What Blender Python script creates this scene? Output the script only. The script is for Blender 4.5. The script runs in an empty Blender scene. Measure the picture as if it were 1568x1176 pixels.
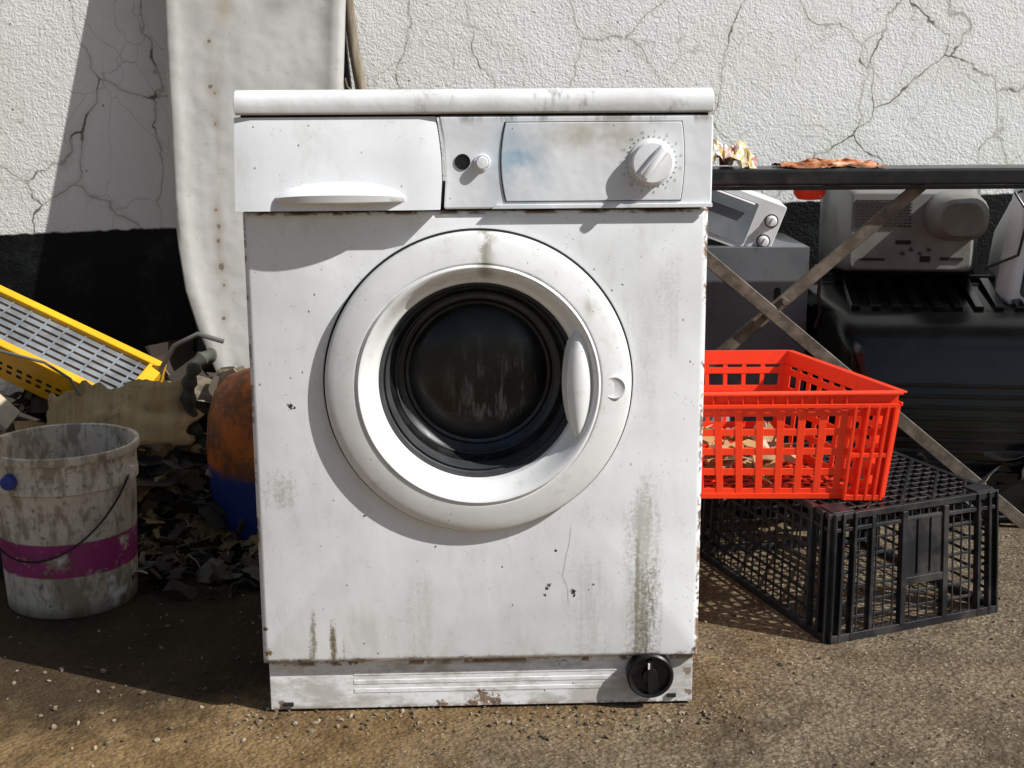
import bpy, bmesh, math, random
from mathutils import Vector, Matrix, noise as mnoise
random.seed(7)
scene = bpy.context.scene
rad = math.radians

# ------------------------------------------------------------------ shader DSL
class E:
    def __init__(s, nt, o): s.nt, s.o = nt, o
    def m(s, op, b=None, c=None, clamp=False):
        n = s.nt.nodes.new('ShaderNodeMath'); n.operation = op; n.use_clamp = clamp
        for i, v in enumerate((s, b, c)):
            if v is None: continue
            if isinstance(v, E): s.nt.links.new(v.o, n.inputs[i])
            else: n.inputs[i].default_value = v
        return E(s.nt, n.outputs[0])
    def __add__(s, b): return s.m('ADD', b)
    def __sub__(s, b): return s.m('SUBTRACT', b)
    def __mul__(s, b): return s.m('MULTIPLY', b)
    def __truediv__(s, b): return s.m('DIVIDE', b)
    def max(s, b): return s.m('MAXIMUM', b)
    def min(s, b): return s.m('MINIMUM', b)
    def ss(s, a, b, lo=0.0, hi=1.0):
        n = s.nt.nodes.new('ShaderNodeMapRange'); n.interpolation_type = 'SMOOTHSTEP'
        s.nt.links.new(s.o, n.inputs[0])
        if a > b: a, b, lo, hi = b, a, hi, lo
        n.inputs[1].default_value = a; n.inputs[2].default_value = b
        n.inputs[3].default_value = lo; n.inputs[4].default_value = hi
        return E(s.nt, n.outputs[0])

class M:
    def __init__(s, name, rough=0.5, metallic=0.0, spec=0.5):
        s.mat = bpy.data.materials.new(name); s.mat.use_nodes = True
        s.nt = s.mat.node_tree
        s.b = s.nt.nodes['Principled BSDF']
        s.b.inputs['Roughness'].default_value = rough
        s.b.inputs['Metallic'].default_value = metallic
        s.b.inputs['Specular IOR Level'].default_value = spec
        tc = s.nt.nodes.new('ShaderNodeTexCoord'); s.co = tc.outputs['Object']
        sp = s.nt.nodes.new('ShaderNodeSeparateXYZ'); s.nt.links.new(s.co, sp.inputs[0])
        s.x, s.y, s.z = [E(s.nt, sp.outputs[i]) for i in range(3)]
    def vec(s, sx=1, sy=1, sz=1, off=(0, 0, 0), src=None):
        n = s.nt.nodes.new('ShaderNodeMapping')
        n.inputs['Scale'].default_value = (sx, sy, sz); n.inputs['Location'].default_value = off
        s.nt.links.new(src or s.co, n.inputs[0]); return n.outputs[0]
    def noise(s, scale, detail=4, rough=0.55, v=None, dist=0.0):
        n = s.nt.nodes.new('ShaderNodeTexNoise')
        s.nt.links.new(v or s.co, n.inputs['Vector'])
        n.inputs['Scale'].default_value = scale; n.inputs['Detail'].default_value = min(detail, 4)
        n.inputs['Roughness'].default_value = rough; n.inputs['Distortion'].default_value = dist
        return E(s.nt, n.outputs[0])
    def warp(s, scale, amt, v=None):
        n = s.nt.nodes.new('ShaderNodeTexNoise'); n.inputs['Scale'].default_value = scale
        n.inputs['Detail'].default_value = 2
        s.nt.links.new(v or s.co, n.inputs['Vector'])
        a = s.nt.nodes.new('ShaderNodeVectorMath'); a.operation = 'SUBTRACT'
        s.nt.links.new(n.outputs[1], a.inputs[0]); a.inputs[1].default_value = (.5, .5, .5)
        b = s.nt.nodes.new('ShaderNodeVectorMath'); b.operation = 'SCALE'
        s.nt.links.new(a.outputs[0], b.inputs[0]); b.inputs['Scale'].default_value = amt
        c = s.nt.nodes.new('ShaderNodeVectorMath'); c.operation = 'ADD'
        s.nt.links.new(b.outputs[0], c.inputs[0]); s.nt.links.new(v or s.co, c.inputs[1])
        return c.outputs[0]
    def voro(s, scale, feature='F1', v=None, out='Distance'):
        n = s.nt.nodes.new('ShaderNodeTexVoronoi'); n.feature = feature
        s.nt.links.new(v or s.co, n.inputs['Vector']); n.inputs['Scale'].default_value = scale
        return E(s.nt, n.outputs[out])
    def island(s):
        g = s.nt.nodes.new('ShaderNodeNewGeometry'); return E(s.nt, g.outputs['Random Per Island'])
    def mix(s, f, a, b):
        n = s.nt.nodes.new('ShaderNodeMix'); n.data_type = 'RGBA'
        if isinstance(f, E): s.nt.links.new(f.o, n.inputs[0])
        else: n.inputs[0].default_value = f
        for i, v in ((6, a), (7, b)):
            if isinstance(v, E): s.nt.links.new(v.o, n.inputs[i])
            else: n.inputs[i].default_value = (*v, 1)
        return E(s.nt, n.outputs[2])
    def ramp(s, f, stops):
        n = s.nt.nodes.new('ShaderNodeValToRGB'); s.nt.links.new(f.o, n.inputs[0])
        cr = n.color_ramp
        while len(cr.elements) < len(stops): cr.elements.new(0.5)
        for e, (p, c) in zip(cr.elements, stops): e.position = p; e.color = (*c, 1)
        return E(s.nt, n.outputs[0])
    def spot(s, x, z, r, ns):
        dx = s.x - x; dz = s.z - z
        d = (dx * dx + dz * dz).m('SQRT') + ns * (r * 4.5)
        return d.ss(r * 1.05, r * .75)
    def gauss(s, x, z, wx, wz):
        dx = (s.x - x) / wx; dz = (s.z - z) / wz
        return ((dx * dx + dz * dz) * -1.0).m('EXPONENT')
    def color(s, c):
        if isinstance(c, E): s.nt.links.new(c.o, s.b.inputs['Base Color'])
        else: s.b.inputs['Base Color'].default_value = (*c, 1)
        return s
    def rough(s, e): s.nt.links.new(e.o, s.b.inputs['Roughness']); return s
    def bump(s, h, strength=0.3, dist=0.01):
        n = s.nt.nodes.new('ShaderNodeBump'); s.nt.links.new(h.o, n.inputs['Height'])
        n.inputs['Strength'].default_value = strength; n.inputs['Distance'].default_value = dist
        s.nt.links.new(n.outputs[0], s.b.inputs['Normal']); return s

# ------------------------------------------------------------------ mesh builder
class MB:
    def __init__(s): s.v, s.f, s.mi, s.cur = [], [], [], 0
    def add(s, vs, fs):
        o = len(s.v); s.v += [tuple(p) for p in vs]
        for f in fs: s.f.append([i + o for i in f]); s.mi.append(s.cur)
    def hexa(s, p):
        s.add(p, [(0, 3, 2, 1), (4, 5, 6, 7), (0, 1, 5, 4), (1, 2, 6, 5), (2, 3, 7, 6), (3, 0, 4, 7)])
    def box(s, x0, x1, y0, y1, z0, z1):
        s.hexa([(x0, y0, z0), (x1, y0, z0), (x1, y1, z0), (x0, y1, z0), (x0, y0, z1), (x1, y0, z1), (x1, y1, z1), (x0, y1, z1)])
    def qbox(s, a, b, c, d, t, off=0.0):
        a, b, c, d = map(Vector, (a, b, c, d))
        n = (b - a).cross(d - a).normalized()
        lo = [p + n * off for p in (a, b, c, d)]
        s.hexa(lo + [p + n * t for p in lo])
    def tube(s, pts, r, n=10, cap=True):
        pts = [Vector(p) for p in pts]; rings = []
        rs = r if isinstance(r, (list, tuple)) else [r] * len(pts)
        up = None
        for i, p in enumerate(pts):
            d = (pts[min(i + 1, len(pts) - 1)] - pts[max(i - 1, 0)]).normalized()
            if up is None: up = d.orthogonal().normalized()
            up = (up - d * up.dot(d)).normalized(); w = d.cross(up)
            rings.append([p + (up * math.cos(2 * math.pi * k / n) + w * math.sin(2 * math.pi * k / n)) * rs[i] for k in range(n)])
        s.loft(rings, cap, cap)
    def loft(s, loops, c0=True, c1=True):
        n = len(loops[0]); vs = [p for l in loops for p in l]; fs = []
        for i in range(len(loops) - 1):
            for k in range(n):
                k2 = (k + 1) % n
                fs.append((i * n + k, i * n + k2, (i + 1) * n + k2, (i + 1) * n + k))
        if c0: fs.append(tuple(reversed(range(n))))
        if c1: fs.append(tuple(range((len(loops) - 1) * n, len(loops) * n)))
        s.add(vs, fs)
    def lathe(s, prof, c=(0, 0, 0), axis='Z', n=64, c0=False, c1=False):
        loops = []
        for r, h in prof:
            l = []
            for k in range(n):
                a = 2 * math.pi * k / n; x, y = r * math.cos(a), r * math.sin(a)
                l.append((c[0] + x, c[1] + y, c[2] + h) if axis == 'Z' else (c[0] + x, c[1] + h, c[2] + y))
            loops.append(l)
        s.loft(loops, c0, c1)
    def poly(s, pts, y0, y1):
        f0 = y0 if callable(y0) else (lambda x, z: y0)
        f1 = y1 if callable(y1) else (lambda x, z: y1)
        s.loft([[(x, f0(x, z), z) for x, z in pts], [(x, f1(x, z), z) for x, z in pts]])
    def make(s, name, mats, parent=None, smooth=False, bevel=0, loc=None, rot=None, segs=2, sub=0):
        me = bpy.data.meshes.new(name); me.from_pydata(s.v, [], s.f)
        for m in (mats if isinstance(mats, (list, tuple)) else [mats]): me.materials.append(m.mat)
        for p, i in zip(me.polygons, s.mi): p.material_index = i
        bm = bmesh.new(); bm.from_mesh(me); bmesh.ops.recalc_face_normals(bm, faces=bm.faces)
        bm.to_mesh(me); bm.free()
        if smooth or bevel:
            me.polygons.foreach_set('use_smooth', [True] * len(me.polygons))
            try: me.set_sharp_from_angle(angle=rad(40))
            except Exception: pass
        ob = bpy.data.objects.new(name, me); scene.collection.objects.link(ob)
        if parent: ob.parent = parent
        if loc: ob.location = loc
        if rot: ob.rotation_euler = rot
        if bevel:
            b = ob.modifiers.new('bev', 'BEVEL'); b.width = bevel; b.segments = segs; b.limit_method = 'ANGLE'; b.angle_limit = rad(40)
            if not smooth: b.harden_normals = True
        if sub:
            b = ob.modifiers.new('sub', 'SUBSURF'); b.levels = sub; b.render_levels = sub
        return ob

def empty(name, loc=(0, 0, 0), rot=(0, 0, 0)):
    e = bpy.data.objects.new(name, None); scene.collection.objects.link(e)
    e.location = loc; e.rotation_euler = rot; e.empty_display_size = .1; return e
def rrect(w, h, r, n=5, cx=0, cy=0):
    o = []
    for sx, sy, a0 in ((1, 1, 0), (-1, 1, 90), (-1, -1, 180), (1, -1, 270)):
        for k in range(n + 1):
            a = rad(a0 + 90 * k / n); o.append((cx + sx * (w / 2 - r) + r * math.cos(a), cy + sy * (h / 2 - r) + r * math.sin(a)))
    return o

# ------------------------------------------------------------------ world, sun, camera
AZ, EL = 25.0, 41.0
w = bpy.data.worlds.new("World"); scene.world = w; w.use_nodes = True
nt = w.node_tree; bg = nt.nodes['Background']
sk = nt.nodes.new('ShaderNodeTexSky'); sk.sky_type = 'NISHITA'; sk.sun_disc = False
sk.sun_elevation = rad(EL); sk.sun_rotation = rad(90 + AZ); sk.dust_density = 1.3
nt.links.new(sk.outputs[0], bg.inputs[0]); bg.inputs[1].default_value = 0.062
sd = Vector((-math.cos(rad(AZ)) * math.cos(rad(EL)), math.sin(rad(AZ)) * math.cos(rad(EL)), -math.sin(rad(EL))))
L = bpy.data.lights.new('sun', 'SUN'); L.energy = 5.0; L.angle = rad(.5); L.color = (1, .985, .955)
lo = bpy.data.objects.new('sun', L); scene.collection.objects.link(lo)
lo.rotation_euler = sd.to_track_quat('-Z', 'Y').to_euler(); lo.location = (4, -2, 5)
cam = bpy.data.cameras.new('camera'); co = bpy.data.objects.new('camera', cam); scene.collection.objects.link(co)
cam.sensor_width = 36; cam.lens = 47.9; cam.clip_start = .05; cam.clip_end = 500
co.location = (0.045, -1.76, 0.85)
co.rotation_euler = (Matrix.Rotation(rad(90 - 12.2), 3, 'X') @ Matrix.Rotation(rad(-.33), 3, 'Z')).to_euler()
scene.camera = co
scene.view_settings.view_transform = 'Standard'; scene.view_settings.look = 'None'; scene.view_settings.exposure = 0

# ------------------------------------------------------------------ materials
def plain(name, col, rough=.5, var=.25, scale=20, metallic=0, bump=0, spec=.5, dirt=None, dirtamt=.5):
    m = M(name, rough, metallic, spec)
    n = m.noise(scale, 4)
    c = m.mix(n.ss(.3, .7), [k * (1 - var) for k in col], [min(1, k * (1 + var * .6)) for k in col])
    if dirt:
        d = m.noise(scale * .35, 4, .7); c = m.mix(d.ss(.48, .66) * dirtamt, c, dirt)
    m.color(c)
    if bump: m.bump(m.noise(scale * 3, 4), bump, .004)
    return m

def enamel(name, base=(.89, .90, .91), drips=True, seed=0):
    m = M(name, .32)
    big = m.noise(4.5, 4, .6, m.vec(1, 1, 1, (seed, 0, 0)))
    col = m.mix(big.ss(.35, .7), base, [k * .86 for k in base])
    hz = m.noise(16, 4, .75, m.vec(1, 1, .4, (seed + 3, 0, 0)))
    col = m.mix(hz.ss(.50, .75) * .34, col, (.50, .48, .42))
    vd = m.voro(75, v=m.vec(1, 1, .7, (seed * 2., 0, 0)))
    sel = m.noise(30, 2, .5, m.vec(1, 1, 1, (9 + seed, 2, 1)))
    col = m.mix(vd.ss(.11, .05) * sel.ss(.51, .58) * .9, col, (.08, .06, .04))
    vd2 = m.voro(170, v=m.vec(1, 1, 1, (4, 0, 0)))
    col = m.mix(vd2.ss(.14, .07) * sel.ss(.49, .41) * .8, col, (.14, .11, .08))
    if drips:
        st = m.noise(75, 4, .75, m.vec(1, 1, .10)); nn = m.noise(170, 3, .8)
        grain = st * .5 + nn * .5
        def drip(x, wd, z0, z1, amt, c=(.20, .18, .12), th=.5):
            nonlocal col
            dx = (m.x - x + (big - .5) * .02) / wd; g = (dx * dx * -1.0).m('EXPONENT')
            zz = m.z.ss(z1, z1 - .14) if z1 - z0 > .2 else m.z.ss(z1, z1 - .06)
            k = g * zz * m.z.ss(z0 - .01, z0 + .01)
            t = (grain + (k - 1.0) * .22).ss(th - .11, th + .10) * k.ss(.02, .5) * amt
            col = m.mix(t, col, c)
        drip(.222, .024, .08, .40, .62, (.34, .32, .25), .42); drip(.230, .015, .08, .25, .85, (.15, .14, .09), .48)
        drip(.214, .005, .08, .33, .75, (.24, .22, .15), .45)
        drip(-.232, .006, .08, .18, .85, (.24, .22, .16), .44); drip(-.205, .005, .08, .17, .95, (.17, .14, .07), .42)
        drip(-.19, .003, .08, .14, .6, (.3, .27, .2), .42)
        drip(.15, .04, .08, .32, .35, (.42, .40, .34), .5); drip(-.08, .03, .08, .24, .3, (.45, .43, .36), .5)
        drip(-.265, .028, .30, .385, .6, (.38, .37, .30), .47); drip(.205, .05, .45, .68, .25, (.44, .43, .38), .5); drip(.255, .02, .5, .69, .3, (.44, .43, .38), .5)
        rn = m.noise(28, 4, .75, m.vec(1, 1, 1.2, (2, 0, 5)))
        r1 = (m.z - .078).ss(.014, .0) * rn.ss(.50, .57) * m.z.ss(.069, .078)
        r1 = r1.max((m.z - .0785).m('ABSOLUTE').ss(.005, .0015) * rn.ss(.38, .46))
        r2 = m.z.ss(.012, .002) * m.noise(18, 4, .8, m.vec(1, 1, 1, (7, 0, 5))).ss(.48, .54)
        r2 = r2.max((m.z - .073).m('ABSOLUTE').ss(.007, .002) * m.noise(18, 4, .8, m.vec(1, 1, 1, (3, 0, 9))).ss(.46, .53))
        ed = (m.x.m('ABSOLUTE')).ss(.2940, .2985) * m.noise(14, 4, .8, m.vec(1, 1, 1, (0, 3, 1))).ss(.50, .56)
        r3 = (m.z - .6965).m('ABSOLUTE').ss(.005, .001) * m.noise(20, 4, .7, m.vec(1, 1, 1, (5, 5, 5))).ss(.47, .55)
        rr = r1.max(r2).max(ed).max(r3)
        for (x, z, r) in ((.005, .016, .011), (-.012, .006, .010), (.020, .009, .009), (-.28, .012, .006), (-.055, .004, .008), (.291, .02, .006), (-.291, .095, .005), (-.294, .13, .003), (-.25, .082, .004), (.296, .09, .004), (-.19, .081, .003), (.289, .05, .006)):
            rr = rr.max(m.spot(x, z, r, nn - .5))
        col = m.mix(rr * .92, col, m.ramp(m.noise(90, 4), [(.3, (.05, .026, .013)), (.55, (.19, .085, .032)), (.75, (.36, .20, .09))]))
        pl = m.z.ss(.078, .074)
        col = m.mix(pl * m.noise(12, 4, .8, m.vec(1, 1, 2.5)).ss(.40, .62) * .6, col, (.36, .33, .26))
        n2 = m.noise(260, 3, .8, m.vec(1, 1, 1, (3, 0, 0))) - .5
        ch = m.spot(-.248, .443, .0042, n2)
        for (x, z, r) in ((-.243, .441, .002), (.094, .187, .003), (.091, .182, .0022), (.127, .177, .0042), (.128, .171, .002), (.088, .173, .0025), (-.191, .805, .003), (-.196, .452, .0018), (.103, .236, .002), (-.155, .29, .0018), (.03, .214, .0014), (.155, .187, .0016), (-.06, .245, .0014), (.19, .60, .0016)):
            ch = ch.max(m.spot(x, z, r, n2))
        col = m.mix(ch, col, (.05, .045, .03))
        sx = m.x - (m.z - .20).m('ABSOLUTE') * .25 - .125 + m.noise(9, 2) * .03
        col = m.mix(sx.m('ABSOLUTE').ss(.0012, .0003) * m.z.ss(.15, .17) * m.z.ss(.28, .26) * .5, col, (.2, .19, .16))
    m.color(col)
    h = m.noise(6, 2, .5) * 1.0 + m.noise(38, 3, .6, m.vec(1, 1, .5)) * .09
    m.bump(h, .22, .02)
    m.rough(big.ss(.3, .8, .28, .5))
    return m

EN = enamel('enamel_body'); EN2 = enamel('enamel_panel', (.88, .89, .90), False, 4)
FA = M('fascia', .35)
c = FA.mix(FA.noise(6, 4).ss(.35, .75), (.84, .855, .87), (.68, .69, .71))
nz = FA.noise(14, 4, .6)
c = FA.mix(FA.gauss(.055, .762, .032, .05) * nz.ss(.30, .6) * .85, c, (.25, .42, .56))
c = FA.mix(FA.gauss(.15, .79, .07, .020) * nz.ss(.3, .60) * .75, c, (.40, .34, .22))
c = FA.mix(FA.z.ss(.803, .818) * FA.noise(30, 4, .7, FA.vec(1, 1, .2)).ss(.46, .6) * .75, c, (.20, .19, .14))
vd = FA.voro(75); sel = FA.noise(30, 2, .5, FA.vec(1, 1, 1, (1, 2, 1)))
c = FA.mix(vd.ss(.10, .05) * sel.ss(.52, .58) * .85, c, (.10, .09, .07))
FA.color(c); FA.bump(FA.noise(12, 3), .3, .012)
LI = M('lid_paint', .35)
c = LI.mix(LI.noise(6, 4).ss(.35, .75), (.86, .87, .87), (.66, .65, .63))
c = LI.mix(LI.noise(22, 4, .75, LI.vec(1, 1, .35)).ss(.53, .68) * .7 * LI.x.ss(-.25, .1, .35, 1), c, (.24, .21, .15))
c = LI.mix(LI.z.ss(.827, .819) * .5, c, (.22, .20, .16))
c = LI.mix(LI.voro(80).ss(.1, .05) * LI.noise(30).ss(.54, .6), c, (.08, .07, .06))
LI.color(c); LI.bump(LI.noise(20, 4), .3, .006)
DO = M('door_plastic', .38)
c = DO.mix(DO.noise(8, 4).ss(.35, .7), (.88, .885, .88), (.77, .77, .755))
nd = DO.noise(40, 4, .75)
dx = (DO.x - .012 + (nd - .5) * .012) / .010; top = (dx * dx * -1.0).m('EXPONENT') * DO.z.ss(.60, .625)
c = DO.mix(top * nd.ss(.38, .55) * .85, c, (.27, .25, .18))
c = DO.mix(DO.gauss(.145, .575, .008, .014) * nd.ss(.3, .6) * .7, c, (.35, .35, .28))
c = DO.mix(DO.noise(30, 4, .8).ss(.53, .75) * .4, c, (.45, .42, .35))
c = DO.mix(DO.voro(90).ss(.1, .05) * DO.noise(26).ss(.50, .58) * .85, c, (.10, .09, .07))
c = DO.mix(DO.spot(-.186, .384, .004, nd - .5), c, (.10, .05, .03))
DO.color(c); DO.bump(DO.noise(9, 3), .12, .01)
KN = plain('knob_plastic', (.86, .87, .88), .3, .06, dirt=(.5, .48, .4), dirtamt=.3)
BK = plain('black_plastic', (.010, .010, .011), .35, .4, 30)
GAP = plain('dark_gap', (.02, .018, .015), .9)
GRN = plain('scale_print', (.10, .30, .22), .6, .1)
RUB = plain('gray_rubber', (.045, .047, .05), .6, .3, 30)
GL = M('door_glass', .12, 0, .45)
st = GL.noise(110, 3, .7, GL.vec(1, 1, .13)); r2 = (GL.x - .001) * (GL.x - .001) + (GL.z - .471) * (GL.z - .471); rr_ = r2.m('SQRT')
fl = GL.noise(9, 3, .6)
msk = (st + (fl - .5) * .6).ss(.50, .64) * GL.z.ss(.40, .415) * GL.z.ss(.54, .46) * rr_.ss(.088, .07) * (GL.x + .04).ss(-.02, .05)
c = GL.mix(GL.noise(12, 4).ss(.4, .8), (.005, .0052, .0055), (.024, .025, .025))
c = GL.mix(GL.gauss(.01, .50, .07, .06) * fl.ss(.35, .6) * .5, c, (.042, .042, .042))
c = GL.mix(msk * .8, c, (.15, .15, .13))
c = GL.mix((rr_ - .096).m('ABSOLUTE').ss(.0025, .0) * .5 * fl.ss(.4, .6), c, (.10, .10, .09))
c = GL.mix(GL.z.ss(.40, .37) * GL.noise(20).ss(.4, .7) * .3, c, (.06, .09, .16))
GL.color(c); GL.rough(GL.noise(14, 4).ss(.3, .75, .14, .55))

# ------------------------------------------------------------------ WASHING MACHINE
WM = empty('washing_machine', (0, 0, 0), (0, 0, rad(2.0)))
DC = (0.001, 0.471)
angs = sorted(set([2 * math.pi * k / 72 for k in range(72)]))
def rect_pt(a, x0, x1, z0, z1):
    ca, sa = math.cos(a), math.sin(a); t = 1e9
    if ca > 1e-9: t = min(t, (x1 - DC[0]) / ca)
    if ca < -1e-9: t = min(t, (x0 - DC[0]) / ca)
    if sa > 1e-9: t = min(t, (z1 - DC[1]) / sa)
    if sa < -1e-9: t = min(t, (z0 - DC[1]) / sa)
    return DC[0] + ca * t, DC[1] + sa * t
X0, X1, Z0, Z1 = -.300, .302, .078, .697
ca_ = [math.atan2(z - DC[1], x - DC[0]) % (2 * math.pi) for x in (X0, X1) for z in (Z0, Z1)]
for a in ca_:
    i = min(range(len(angs)), key=lambda i: abs(angs[i] - a)); angs[i] = a
angs.sort()
circ = lambda r, y: [(DC[0] + r * math.cos(a), y, DC[1] + r * math.sin(a)) for a in angs]
def oloop(ins, y):
    o = []
    for a in angs:
        x, z = rect_pt(a, X0, X1, Z0, Z1)
        o.append((max(X0 + ins, min(X1 - ins, x)), y, max(Z0 + ins, min(Z1 - ins, z))))
    return o
b = MB()
b.loft([circ(.150, .10), circ(.175, .03), circ(.190, 0.0), oloop(.009, 0), oloop(.004, .0015), oloop(.001, .005), oloop(0, .010), oloop(0, .52)], False, True)
b.make('body_shell', EN, WM, smooth=True)
b = MB(); b.box(-.290, .292, .012, .50, .697, .704); b.box(-.296, .298, .004, .5, .816, .822); b.box(-.285, .29, .03, .45, .0, .079)
b.make('inner_gap', GAP, WM)
b = MB(); b.box(-.294, .297, .016, .030, .004, .077)
for z in (.030, .043, .056): b.box(-.178, .19, .0153, .018, z - .0035, z + .0035)
b.make('plinth', EN, WM, bevel=.0012)
b = MB(); b.box(-.275, -.262, .0125, .02, .010, .015); b.box(.262, .274, .0125, .02, .012, .017)
b.make('plinth_slots', GAP, WM)
b = MB(); c0 = (.235, 0, .052)
b.lathe([(.0325, .014), (.0325, -.004), (.030, -.006), (.0275, -.005), (.0265, .002), (.0, .003)], c0, 'Y', 40)
b.lathe([(.012, .004), (.010, -.004), (.0, -.005)], c0, 'Y', 20)
b.box(c0[0] - .0035, c0[0] + .0035, -.006, .002, c0[2] - .022, c0[2] + .022)
b.make('filter_cap', BK, WM, smooth=True)
b = MB(); b.box(.231, .2335, -.0085, -.005, .064, .072); b.make('filter_mark', KN, WM)
b = MB(); prof = [(-.004, .820), (-.010, .823), (-.012, .830), (-.012, .838), (-.009, .845), (-.002, .8495), (.012, .851), (.53, .851), (.53, .820)]
loops = []
for x, k in ((-.303, .6), (-.301, 1), (-.2, 1), (-.05, 1), (.1, 1), (.25, 1), (.302, 1), (.304, .6)):
    loops.append([(x, y if y > .3 else y * k + (1 - k) * .01, .835 + (z - .835) * (1 if k == 1 else .8)) for y, z in prof])
b.loft(loops); b.make('lid', LI, WM, smooth=True)
b = MB()
pts = [(-.041, .7005), (.3035, .7005), (.3035, .8175), (-.046, .8175), (-.0415, .79), (-.039, .76), (-.0385, .735)]
b.poly(pts, -.007, .5); b.make('control_panel', FA, WM, bevel=.003, segs=3)
def plate(x0, x1, z0, z1, curve):
    p = []
    for k in range(9): t = k / 8; p.append((x0 + curve * (1 - (2 * t - 1) ** 2) * -1, z1 + (z0 - z1) * t))
    for k in range(9): t = k / 8; p.append((x1 + .004 * (1 - (2 * t - 1) ** 2), z0 + (z1 - z0) * t))
    return p
b = MB(); b.poly(plate(.0375, .2635, .709, .810, .006), -.0076, -.004); b.make('panel_groove', GAP, WM)
b = MB(); b.poly(plate(.0385, .2625, .71, .809, .006), -.0094, -.004); b.make('display_plate', FA, WM, bevel=.0012)
b = MB(); b.poly([(.02, .7005), (.3036, .7005), (.3036, .7062), (.026, .7062)], -.0115, -.0072); b.make('panel_sill', FA, WM, bevel=.001)
b = MB()
def yf(x, z): return -.004 - .024 * min(1, max(0, (.8175 - z) / .117)) ** .8
right = [(-.0455, .7015), (-.043, .735), (-.0435, .765), (-.046, .79), (-.050, .8170)]
left = [(-.3035, .8170), (-.3035, .79), (-.3035, .765), (-.3035, .735), (-.3035, .7015)]
rows = list(zip(reversed(left), right))
fr = []
for (l, r) in rows:
    row = []
    for k in range(13):
        t = k / 12; x = l[0] + (r[0] - l[0]) * t; row.append((x, yf(x, l[1]) + (.003 if k in (0, 12) else 0), l[1]))
    fr.append(row)
vs = [p for r in fr for p in r]; n = 13; fs = []
for i in range(len(fr) - 1):
    for k in range(n - 1): fs.append((i * n + k, i * n + k + 1, (i + 1) * n + k + 1, (i + 1) * n + k))
back = len(vs); per = [k for k in range(n)] + [i * n + n - 1 for i in range(1, len(fr))] + [(len(fr) - 1) * n + k for k in range(n - 2, -1, -1)] + [i * n for i in range(len(fr) - 2, 0, -1)]
vs += [(vs[i][0], .06, vs[i][2]) for i in per]
for k in range(len(per)):
    k2 = (k + 1) % len(per); fs.append((per[k], per[k2], back + k2, back + k))
b.add(vs, fs); b.make('detergent_drawer', EN2, WM, smooth=True)
b = MB(); loops = []
for k in range(25):
    t = k / 24; x = -.252 + .162 * t; s = max(.04, 1 - (2 * t - 1) ** 2); q = s ** .45
    yb = -.020; yo = yb - .028 * q; zt = .7165 + .019 * q; zb = .7125 - .001 * q
    loops.append([(x, yb, zt + .002 * q), (x, yb - .008 * q, zt), (x, yo - .002, .7165 + .006 * q), (x, yo, .7135), (x, yo + .004 * q, zb), (x, yb + .004, zb)])
b.loft(loops); b.make('drawer_handle', KN, WM, smooth=True)
b = MB(); b.lathe([(.0100, -.0065), (.0100, -.0085), (.0082, -.0086), (.0078, -.0076), (.0, -.0075)], (-.0165, 0, .7605), 'Y', 28); b.make('button_hole', BK, WM, smooth=True)
b = MB(); b.lathe([(.0105, -.006), (.0105, -.0095), (.0090, -.0100), (.0088, -.008), (.0078, -.008), (.0078, -.017), (.0068, -.0185), (.0, -.019)], (.0085, 0, .7595), 'Y', 28); b.make('push_button', KN, WM, smooth=True)
b = MB(); kc = (.224, 0, .7585)
b.lathe([(.0295, -.009), (.0295, -.012), (.0275, -.0135), (.0262, -.0135), (.0258, -.024), (.0245, -.0265), (.0, -.027)], kc, 'Y', 48)
b.make('knob', KN, WM, smooth=True)
b = MB(); a = rad(52); d = Vector((math.cos(a), 0, math.sin(a))); p = Vector((-math.sin(a), 0, math.cos(a))); K = Vector(kc)
L0 = []
for s_, y_ in ((1, -.025), (1, -.035), (.85, -.038)):
    L0.append([tuple(K + d * (.0255 * ux * s_) + p * (.0065 * uy * s_) + Vector((0, y_, 0))) for ux, uy in ((-1, -.7), (-.9, -1), (.9, -1), (1, -.7), (1, .7), (.9, 1), (-.9, 1), (-1, .7))])
b.loft(L0); b.make('knob_grip', KN, WM, bevel=.001)
b = MB(); q0 = K + d * -.024 + p * -.0072; q1 = K + d * .024 + p * -.0072; yy = Vector((0, -.0272, 0))
b.qbox(q0 + yy, q1 + yy, q1 + p * .0012 + yy, q0 + p * .0012 + yy, .0006)
b.make('knob_mark', GAP, WM)
b = MB()
for k in range(30):
    a = rad(90 - k * 12 - 6); d = Vector((math.cos(a), 0, math.sin(a))); p = Vector((-math.sin(a), 0, math.cos(a)))
    r0, r1 = .0315, .0335; y = Vector((0, -.0097, 0))
    b.qbox(K + d * r0 - p * .0004 + y, K + d * r1 - p * .0004 + y, K + d * r1 + p * .0004 + y, K + d * r0 + p * .0004 + y, .0004)
b.make('scale_ticks', GRN, WM)
for i in range(15):
    a = rad(84 - i * 24)
    cu = bpy.data.curves.new('n', 'FONT'); cu.body = str(i + 1); cu.size = .0052; cu.align_x = 'CENTER'; cu.align_y = 'CENTER'; cu.resolution_u = 2
    o = bpy.data.objects.new('scale_numeral', cu); scene.collection.objects.link(o); cu.materials.append(GRN.mat)
    o.parent = WM; o.location = (kc[0] + .0385 * math.cos(a), -.0100, kc[2] + .0385 * math.sin(a)); o.rotation_euler = (rad(90), 0, 0)
D3 = (DC[0], 0, DC[1])
b = MB()
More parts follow.
